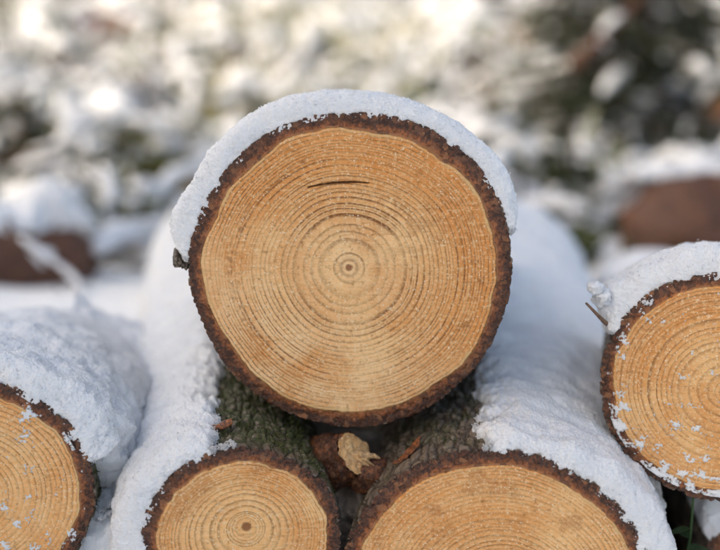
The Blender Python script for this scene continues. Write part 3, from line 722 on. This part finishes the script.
tufts(log_l, R_l, 1800, (.9, 1.8), (.004, .12), 6)

# ---------------------------------------------------------------- small things in front
tb = MB(); a = at_y(586, 303, -.005); b = at_y(642, 322, .05)
tb.tube(twig_pts(a, b, .06, 2), np.linspace(.0008, .0046, 14), 10, (.20, .12, .075), 3, .3)
tw = tb.build('twig', TWIG); tag(tw, 'broken brown twig poking from the snow left of the orange ended log', 'twig')
sb = MB(); a = at_y(590, 291, .002); b = at_y(640, 300, .05); 
for i in range(9):
    sb.blob(a + (b - a) * i / 8 + np.random.RandomState(i).normal(0, .0025, 3), .0052 + .004 * i / 8, 20, 14, i, .5, None, (1.2, 1.2, .85))
o = sb.build('snow', SNOW, tw); o['kind'] = 'stuff'
pl = empty('green_stem', tuple(at_y(690, 545, -.02))); tag(pl, 'thin green stem with small leaves in the dark gap under the orange ended log', 'plant')
z = np.array(pl.location)
m_ = MB(); m_.tube(twig_pts((0, 0, -.05), (-.003, -.005, .045), .06, 8), np.linspace(.0016, .001, 14), 8, (.035, .075, .022)); m_.build('stem', LEAF, pl)
for i, (ax, up_, ln) in enumerate([(-2.6, .2, .022), (.3, .1, .022), (1.9, .35, .016), (2.8, -.1, .018)]):
    l = MB(); n = 9; t = np.linspace(0, 1, n); wv = np.sin(math.pi * t ** .8) * ln * .3
    d = np.array([math.cos(ax), math.sin(ax) * .6, up_]); d /= np.linalg.norm(d); sdv = np.cross(d, [0, 0, 1]); sdv /= np.linalg.norm(sdv)
    base = np.array([-.001, 0, -.012 + .009 * i])
    mid = base + d * (t * ln)[:, None] + np.array([0, 0, -1]) * (t ** 2 * ln * .35)[:, None]
    P = np.stack([mid - sdv * wv[:, None], mid - np.array([0, 0, .0012]), mid + sdv * wv[:, None]], 1)
    l.add(P, grid_faces(n, 3), (.030, .060, .020)); l.build('leaf', LEAF, pl)

# ---------------------------------------------------------------- behind the stack: old logs
def old_log(label, loc, rot, r, L, seed, face=(.30, .15, .075), snow_t=.03, cover=(-80, 80), red=False):
    Rf = round_outline(r, seed, .06)
    root = empty('old_log', loc, rot); tag(root, label, 'log')
    n, m = 72, 40
    th = np.arange(n) / n * 2 * math.pi; s = np.linspace(0, L, m)
    rr = Rf(th)[:, None] * np.ones(m)
    P = np.stack([rr * np.sin(th)[:, None], np.ones((n, 1)) * s, rr * np.cos(th)[:, None]], -1); Pf = P.reshape(-1, 3)
    f1, f2, cid = worley(Pf * np.array([1, .4, 1]), 55, seed); e = sstep(.03, .3, f2 - f1)
    nd = np.stack([np.sin(th)[:, None] * np.ones(m), np.zeros((n, m)), np.cos(th)[:, None] * np.ones(m)], -1).reshape(-1, 3)
    Pf = Pf + nd * (.006 * e * (.4 + cid) + .012 * fbm(Pf, 11, 2, seed))[:, None]
    en = np.sqrt(np.clip(1 - (1 - np.clip(Pf[:, 1] / (r * 1.1), 0, 1)) ** 2, .18, 1)); Pf[:, 0] *= en; Pf[:, 2] *= en
    grid_mesh('bark', Pf.reshape(n, m, 3), BARK, root, True, {'band': np.full((n, m), float(red) if red else 1.5), 'cell': cid, 'crk': 1 - e, 'moss': sstep(0, .4, fbm(Pf, 8, 2, seed))})
    for y0, flip in ((.002, False), (L - .002, True)):
        tt = np.linspace(0, 1 if flip else .42, 24); Q = np.stack([(Rf(th)[:, None] * tt) * np.sin(th)[:, None], np.full((n, 24), y0), (Rf(th)[:, None] * tt) * np.cos(th)[:, None]], -1); Qf = Q.reshape(-1, 3)
        Qf[:, 1] += .012 * fbm(Qf, 22, 3, seed + 2) * (1 if not flip else .3)
        c = np.array(face) * (1 + .9 * fbm(Qf, 18, 3, seed + 5))[:, None] + sstep(.1, .4, fbm(Qf, 12, 2, seed + 6))[:, None] * np.array([-.10, -.01, -.02])
        c = c + sstep(.2, .4, fbm(Qf, 15, 2, seed + 8))[:, None] * np.array([.07, .015, .006])
        grid_mesh('cut_face', Qf.reshape(n, 24, 3), OLDWOOD, root, True, {'col': np.clip(c, .012, 1).reshape(n, 24, 3)}, flip=flip)
    Rs = lambda t: Rf(t) * .97
    snow_cover('snow on the ' + label.split(',')[0], root, Rs, L, A(cover[0] - 12), A(cover[1] + 12),
               lambda t, ss, w_, b: np.where((t > A(cover[0])) & (t < A(cover[1])), snow_t * np.sqrt(np.clip(np.minimum((t - A(cover[0])) / .4, (A(cover[1]) - t) / .4) + .9 * fbm(b, 13, 2, seed), 0, 1)) * np.sqrt(np.clip((ss + .004) / (r * .9), 0.02, 1)) * (1 + .9 * fbm(b, 9, 2, seed)), -.008),
               seed + 20, nt=110, ns=70, front=.055, lump=.012, end=.16, dense=.004)
    return root
q = at_y(626, 232, 1.06); q2 = at_y(800, 232, 1.04)
old_log('blurred brown old log with a flat snow top, behind the orange ended log', tuple(q), (0, 0, math.atan2(-(q2 - q)[0], (q2 - q)[1])), .110, .6, 61, face=(.12, .060, .034), snow_t=.020, cover=(-80, 6), red=.85)
q = at_y(92, 256, 1.15); q2 = at_y(-70, 262, .95)
old_log('blurred reddish log at the far left, mostly buried under snow', tuple(q), (0, 0, math.atan2(-(q2 - q)[0], (q2 - q)[1])), .082, .6, 71, face=(.20, .065, .03), snow_t=.058, cover=(-26, 82), red=.55)
q = at_y(722, 108, 2.6); old_log('far blurred brown log end, near the upper right', tuple(q), (0, 0, R_(-30)), .075, .7, 81, face=(.22, .11, .06), snow_t=.04)

# ---------------------------------------------------------------- fallen branches with snow on them
def branch(name, label, p, q, r, seed, ntw=5, bend=.06, col=(.085, .055, .038), snow=True, group=None, sn_w=1.0, full=False):
    rs = np.random.RandomState(seed)
    p, q = np.asarray(p, float), np.asarray(q, float); org = (p + q) / 2
    P = twig_pts(p - org, q - org, bend, seed, 18); rad = np.linspace(r, r * .35, 18)
    b = MB(); sn = MB()
    b.tube(P, rad, 9, col, seed, .2)
    def lay(PP, rr):
        a_, z_ = sorted(rs.choice(np.arange(len(PP)), 2, replace=False)) if not full else (0, len(PP) - 1)
        a_ = min(a_, len(PP) // 3); z_ = max(z_, a_ + 4)
        PP, rr = PP[a_:z_ + 1], rr[a_:z_ + 1]
        if len(PP) < 4: return
        w_ = rr * 1.15 * sn_w + .004; w_ = w_ * np.sqrt(np.clip(np.sin(np.linspace(.12, math.pi - .12, len(PP))) * 1.6, 0, 1))
        sn.tube(PP + np.array([0, 0, 1.0]) * (rr * .75 + w_ * .55)[:, None], w_, 9, (1, 1, 1), seed + 3, .5)
    lay(P, rad)
    d0 = (q - p) / np.linalg.norm(q - p)
    for i in range(ntw):
        k_ = rs.randint(3, 16); d = d0 * rs.uniform(.3, 1) + rs.normal(0, .6, 3) * np.array([1, 1, .45]); d /= np.linalg.norm(d)
        ln = np.linalg.norm(q - p) * rs.uniform(.18, .45); T = twig_pts(P[k_], P[k_] + d * ln, .09, seed + 50 + i, 10)
        rr = np.linspace(rad[k_] * .55, .0015, 10); b.tube(T, rr, 6, col, seed + i, .2)
        if rs.rand() < .75: lay(T, rr)
    root = b.build(name, TWIG); root.location = org; tag(root, label, 'branch', group)
    if snow and sn.V: sn.build('snow', SNOW_FAR, root)['kind'] = 'stuff'
    return root
branch('fallen_branch', 'snow covered branch slanting across the reddish log at far left', at_y(8, 222, .86), at_y(88, 308, .70), .006, 6, 4, .07, (.12, .06, .035), sn_w=.6)
branch('fallen_branch', 'snowy branch rising leftwards, between the left log and the top log', at_y(96, 262, 1.1), at_y(196, 196, 1.5), .012, 8, 4, .05, sn_w=1.7, full=True)
branch('fallen_branch', 'bare brown branch leaning in front of the dark young spruce', at_y(572, 66, 2.5), at_y(650, -14, 2.7), .020, 12, 3, .02, (.16, .075, .045), sn_w=.5)
rs = np.random.RandomState(77)
for i in range(70):
    d = 1.5 + 7.5 * rs.rand() ** 1.3; x = rs.uniform(-1, 1) * (.42 * d + .25)
    a_ = rs.uniform(0, 6.28); ln = rs.uniform(.25, .8) * (.7 + .12 * d)
    p = np.array([x, d, 0]) - .5 * ln * np.array([math.cos(a_), math.sin(a_), 0]); q = p + ln * np.array([math.cos(a_), math.sin(a_), 0])
    p[2] = ground_h(p[0], p[1]) + rs.uniform(.0, .10); q[2] = ground_h(q[0], q[1]) + rs.uniform(.02, .16)
    c = [(.085, .055, .038), (.05, .038, .028), (.14, .075, .045)][i % 3]
    branch('fallen_branch', 'blurred fallen branch with snow along it on the forest floor', p, q, rs.uniform(.006, .018), 200 + i, 5, .07, c, True, 'fallen branches on the forest floor')

# ---------------------------------------------------------------- young spruces
def spruce(label, base, h, seed, width=.4, group=None, lowest=.04, snow_k=.5, cols=((.010, .018, .009), (.030, .042, .016))):
    rs = np.random.RandomState(seed)
    root = empty('young_spruce', tuple(base)); tag(root, label, 'tree', group)
    tr = MB(); tr.tube(twig_pts((0, 0, -.05), (rs.normal(0, .03), rs.normal(0, .03), h), .01, seed, 16), np.linspace(.014 + .010 * h, .003, 16), 9, (.05, .033, .022), seed, .15)
    sn = MB(); PV, CV = [], []
    nw = int(h * 11) + 5
    for k_ in range(nw):
        z0 = h * (lowest + (1 - lowest) * k_ / nw); ln = width * h * (1 - z0 / h) ** .8 + .05
        for j in range(rs.randint(4, 7)):
            a_ = rs.uniform(0, 6.28); l = ln * rs.uniform(.6, 1.1); m = 12
            t = np.linspace(0, 1, m); d = np.array([math.cos(a_), math.sin(a_), 0])
            B = np.array([0, 0, z0]) + d * (t * l)[:, None] + np.array([0, 0, 1]) * (l * (.12 * t - .42 * t ** 2 + .12 * t ** 4))[:, None]
            tr.tube(B, np.linspace(.006, .0015, m), 5, (.06, .038, .024), seed + k_)
            nn = int(90 * (l / .3)); tt = rs.uniform(.12, 1, nn); pos = np.stack([np.interp(tt, t, B[:, c]) for c in range(3)], 1)
            sd_ = np.cross(d, [0, 0, 1]); side = rs.choice([-1, 1], nn)[:, None]; sp = rs.uniform(0, 1, nn)[:, None] * (.30 * l * (1.05 - tt))[:, None]
            pos = pos + sd_ * side * sp + d * sp * .6 - np.array([0, 0, .25]) * sp
            nd = sd_ * side * .7 + d * .7 + rs.normal(0, .35, (nn, 3)); nd /= np.linalg.norm(nd, axis=1)[:, None]
            nl = rs.uniform(.018, .04, (nn, 1)); nwv = np.cross(nd, rs.normal(0, 1, (nn, 3))); nwv /= np.linalg.norm(nwv, axis=1)[:, None]
            PV.append(np.stack([pos - nwv * .005, pos + nwv * .005, pos + nd * nl + nwv * .002, pos + nd * nl - nwv * .002], 1))
            CV.append(np.array(cols[0]) + rs.rand(nn, 1) * (np.array(cols[1]) - np.array(cols[0])))
            if rs.rand() < snow_k:
                i0 = rs.randint(3, 7); i1 = min(m - 1, i0 + rs.randint(3, 6)); S_ = B[i0:i1 + 1]
                if len(S_) >= 4:
                    w_ = np.sin(np.linspace(.3, math.pi - .3, len(S_))) * rs.uniform(.012, .03); sn.tube(S_ + np.array([0, 0, .008]), w_, 8, (1, 1, 1), seed + k_ * 7 + j, .6)
    tr.build('trunk', TWIG, root)
    V = np.concatenate(PV); n = len(V)
    raw_mesh('needles', V.reshape(-1, 3), np.arange(4 * n).reshape(n, 4), LEAF, root, {'col': np.repeat(np.concatenate(CV), 4, 0)}, False)
    if sn.V: sn.build('snow', SNOW_FAR, root)['kind'] = 'stuff'
    return root
for i, (px, py, h, lab) in enumerate([(585, 150, .95, 'dense dark young spruce nearest behind the snowy right flank'), (640, 140, 1.3, 'dense dark young spruce above the old mossy log'), (610, 128, 1.15, 'dark young spruce with snow patches behind the top log, upper right'),
                                      (672, 92, 1.5, 'taller dark young spruce at the right edge of the upper right thicket'),
                                      (556, 96, .55, 'low dark spruce sapling left of the dark young spruces')]):
    p = on_ground(px, py); spruce(lab, (p[0], p[1], float(ground_h(p[0], p[1]))), h, 90 + i, .42, None, .03, .26)
for i, (px, py, h, lab) in enumerate([(566, 225, .20, 'tiny dark green seedling in the hollow behind the right flank of the stack'),
                                      (158, 246, .24, 'green spruce sprig close to the left edge of the top log'),
                                      (122, 222, .26, 'yellow green spruce sprig above the snowy branch, left of the top log'),
                                      (140, 266, .17, 'tiny green seedling beside the snowy branch left of the top log'),
                                      (24, 168, .22, 'tiny dark seedling above the snowy reddish log at far left')]):
    p = on_ground(px, py); spruce(lab, (p[0], p[1], float(ground_h(p[0], p[1]))), h, 110 + i, .7, None, .02, .2, ((.012, .022, .008), (.05, .065, .016)) if i in (0, 4) else ((.05, .06, .012), (.17, .18, .04)))

# moss cushions
def cushion(label, p, r, seed, col=(.09, .10, .015)):
    b = MB(); rs = np.random.RandomState(seed)
    b.blob((0, 0, 0), r, 22, 14, seed, .5, np.array(col) * .6, (1.3, 1, .55))
    n = 900; D = rs.normal(0, 1, (n, 3)); D /= np.linalg.norm(D, axis=1)[:, None]; D[:, 2] = np.abs(D[:, 2])
    pos = D * r * np.array([1.3, 1, .55]) * rs.uniform(.85, 1.1, (n, 1)); d = D + rs.normal(0, .5, (n, 3)); sd_ = np.cross(d, rs.normal(0, 1, (n, 3))); sd_ /= np.linalg.norm(sd_, axis=1)[:, None]
    ln = .018
    V = np.stack([pos - sd_ * .003, pos + sd_ * .003, pos + d * ln + sd_ * .001, pos + d * ln - sd_ * .001], 1)
    b.add(V.reshape(-1, 3), np.arange(4 * n).reshape(n, 4), np.repeat(np.array(col) * rs.uniform(.5, 1.3, (n, 1)), 4, 0))
    o = b.build('moss_cushion', LEAF); o.location = tuple(p); tag(o, label, 'moss')
p = on_ground(128, 202); cushion('yellow green moss cushion in the snow, upper left of the top log', p + np.array([0, -.03, .07]), .07, 5)
p = on_ground(112, 232); cushion('dark moss cushion below the yellow green one, by the snowy branch', p + np.array([0, -.03, .05]), .045, 6, (.05, .06, .015))

# clump of orange brown dead leaves, upper left
p = on_ground(106, 46); b = MB(); rs = np.random.RandomState(3)
for i in range(46):
    c = rs.normal(0, 1, 3) * np.array([.13, .08, .05]) + np.array([0, 0, .1]); d = rs.normal(0, 1, 3); d /= np.linalg.norm(d); e = np.cross(d, rs.normal(0, 1, 3)); e /= np.linalg.norm(e)
    t = np.linspace(0, 1, 5); wv = np.sin(math.pi * t ** .8) * .03 + .001
    mid = c + d * (t * .10)[:, None] + np.array([0, 0, -.03]) * (t ** 2)[:, None]
    b.add(np.stack([mid - e * wv[:, None], mid - np.array([0, 0, .004]), mid + e * wv[:, None]], 1), grid_faces(5, 3), np.array((.42, .10, .035)) * rs.uniform(.6, 1.2))
b.tube(twig_pts((0, 0, -.1), (.02, 0, .22), .05, 4), np.linspace(.008, .003, 14), 6, (.09, .05, .03))
o = b.build('dead_leaves', LEAF); o.location = tuple(p); tag(o, 'clump of orange brown dead leaves on the forest floor, upper left', 'dead leaves', kind='thing')

# ---------------------------------------------------------------- undergrowth and snow lumps
rs = np.random.RandomState(11)
PV, CV = [], []; lumps = MB()
PAL = np.array([(.27, .23, .10), (.16, .11, .065), (.10, .12, .045), (.04, .052, .026), (.33, .31, .17), (.085, .06, .045), (.19, .205, .155)])
nt_ = 3400
for i in range(nt_):
    d = 1.35 + 9.5 * rs.rand() ** 1.5; x = rs.uniform(-1, 1) * (.45 * d + .3)
    pp = np.array([[x, d, 0]])
    dens = fbm(pp, 1.3, 2, 33)[0]
    z0 = float(ground_h(x, d))
    warm = math.exp(-((x + .25) / (.16 * d)) ** 2) * sstep(2.5, 4.5, d)  # straw plant tones here also stand in for the warm sunlit patch
    if rs.rand() < sstep(-.35, .35, dens) + .5 * warm - .1:
        nb_ = rs.randint(8, 18); sz = rs.uniform(.04, .12) * (.75 + .08 * d)
        if warm > .35 and rs.rand() < .8: ci = rs.choice([0, 4, 4, 2, 6])
        else: ci = rs.choice([1, 2, 3, 3, 5, 6, 6])
        dv = rs.normal(0, .75, (nb_, 3)); dv[:, 2] = np.abs(dv[:, 2]) + .35; dv /= np.linalg.norm(dv, axis=1)[:, None]
        pos = np.array([x, d, z0 - .01]) + rs.normal(0, .35, (nb_, 3)) * sz * np.array([1, 1, .1])
        sd_ = np.cross(dv, rs.normal(0, 1, (nb_, 3))); sd_ /= np.linalg.norm(sd_, axis=1)[:, None]
        ln = rs.uniform(.8, 2.2, (nb_, 1)) * sz; wv = ln * rs.uniform(.05, .2)
        PV.append(np.stack([pos - sd_ * wv, pos + sd_ * wv, pos + dv * ln + sd_ * wv * .3, pos + dv * ln - sd_ * wv * .3], 1))
        CV.append(PAL[ci] * 1.25 * rs.uniform(.6, 1.3, (nb_, 1)))
        for _ in range(rs.choice([0, 1, 1, 2])):
            if rs.rand() < .3:
                lumps.blob((x + rs.normal(0, .6) * sz, d + rs.normal(0, .6) * sz, z0 + sz * rs.uniform(.4, 1.5)), sz * rs.choice([.2, .28, .4, .6]) * rs.uniform(.8, 1.2), 8, 6, i, .7, None, (1.25, 1.0, .75))
            else:
                a_ = rs.uniform(0, 6.28); dv_ = np.array([math.cos(a_), math.sin(a_), rs.uniform(-.35, .6)]); ln_ = sz * rs.uniform(1.6, 4.5)
                c_ = np.array([x + rs.normal(0, .6) * sz, d + rs.normal(0, .6) * sz, z0 + sz * rs.uniform(.3, 1.7)])
                lumps.tube(twig_pts(c_ - dv_ * ln_ / 2, c_ + dv_ * ln_ / 2, .12, i, 7), sz * rs.uniform(.10, .24) * np.array([.3, .8, 1.1, .9, 1., .7, .2]), 6, None, i, .6)
V = np.concatenate(PV); n = len(V)
und = raw_mesh('undergrowth', V.reshape(-1, 3), np.arange(4 * n).reshape(n, 4), LEAF, None, {'col': np.repeat(np.concatenate(CV), 4, 0)}, False)
tag(und, 'blurred low grass and leaves sticking out of the snow behind the stack', 'undergrowth', kind='stuff')
lo = lumps.build('snow_lumps', SNOW_FAR); tag(lo, 'snow caught in lumps on the low plants behind the stack', 'snow', kind='stuff')

# ---------------------------------------------------------------- tree trunks at the far edge
def tree(label, x, y, r, h, seed, n=2600, low=.28):
    rs = np.random.RandomState(seed); z = float(ground_h(x, y))
    root = empty('spruce_tree', (x, y, z)); tag(root, label, 'tree')
    b = MB(); b.tube(twig_pts((0, 0, -.2), (rs.normal(0, .2), rs.normal(0, .2), h), .004, seed, 24), np.linspace(r * 1.15, r * .15, 24), 20, (.055, .042, .034), seed, .12); b.build('trunk', TWIG, root)
    zz = h * (low + (1 - low) * rs.rand(n) ** .8); rad = (1 - zz / h) * h * .17 + .1; a_ = rs.uniform(0, 6.28, n); k_ = np.sqrt(rs.rand(n)) * rad
    pos = np.stack([np.cos(a_) * k_, np.sin(a_) * k_, zz - k_ * .45], 1); d = np.stack([np.cos(a_), np.sin(a_), -.4 + 0 * a_], 1) + rs.normal(0, .25, (n, 3))
    sd_ = np.cross(d, rs.normal(0, 1, (n, 3))); sd_ /= np.linalg.norm(sd_, axis=1)[:, None]; ln = rs.uniform(.25, .6, (n, 1))
    V = np.stack([pos - sd_ * .06, pos + sd_ * .06, pos + d * ln + sd_ * .02, pos + d * ln - sd_ * .02], 1)
    raw_mesh('crown', V.reshape(-1, 3), np.arange(4 * n).reshape(n, 4), LEAF, root, {'col': np.repeat(np.array((.016, .024, .010)) * rs.uniform(.6, 2, (n, 1)), 4, 0)}, False)
for i, (px, y, r) in enumerate([(12, 10.6, .15), (78, 11.2, .19), (488, 10.8, .17), (158, 12.5, .14), (560, 9.5, .14), (690, 8.2, .16)]):
    q = at_y(px, 20, y)
    tree(['far trunk at the top left corner', 'thick far trunk at the top left, second from the corner', 'far dark trunk at the top, above the right of the top log', 'thin far trunk at the top, left of centre',
          'far trunk at the top, just left of the dark spruces', 'far trunk at the top right behind the young spruces'][i], q[0], y, r, 11 + i * .7, 300 + i)

# ---------------------------------------------------------------- unseen spruces added on the left to shade the stack
for i, (x, y, h) in enumerate([(-5.2, -3.4, 8.5), (-6.3, -1.6, 9.5), (-5.0, -.9, 8.0), (-4.6, -2.2, 7.5)]):
    tree(['tall unseen spruce added to shade the stack, nearest the front', 'tallest unseen spruce added to shade the stack', 'unseen spruce added to shade the stack, level with it', 'lowest of the unseen spruces added to shade the stack'][i], x, y, .16, h, 400 + i, 5200, .10)
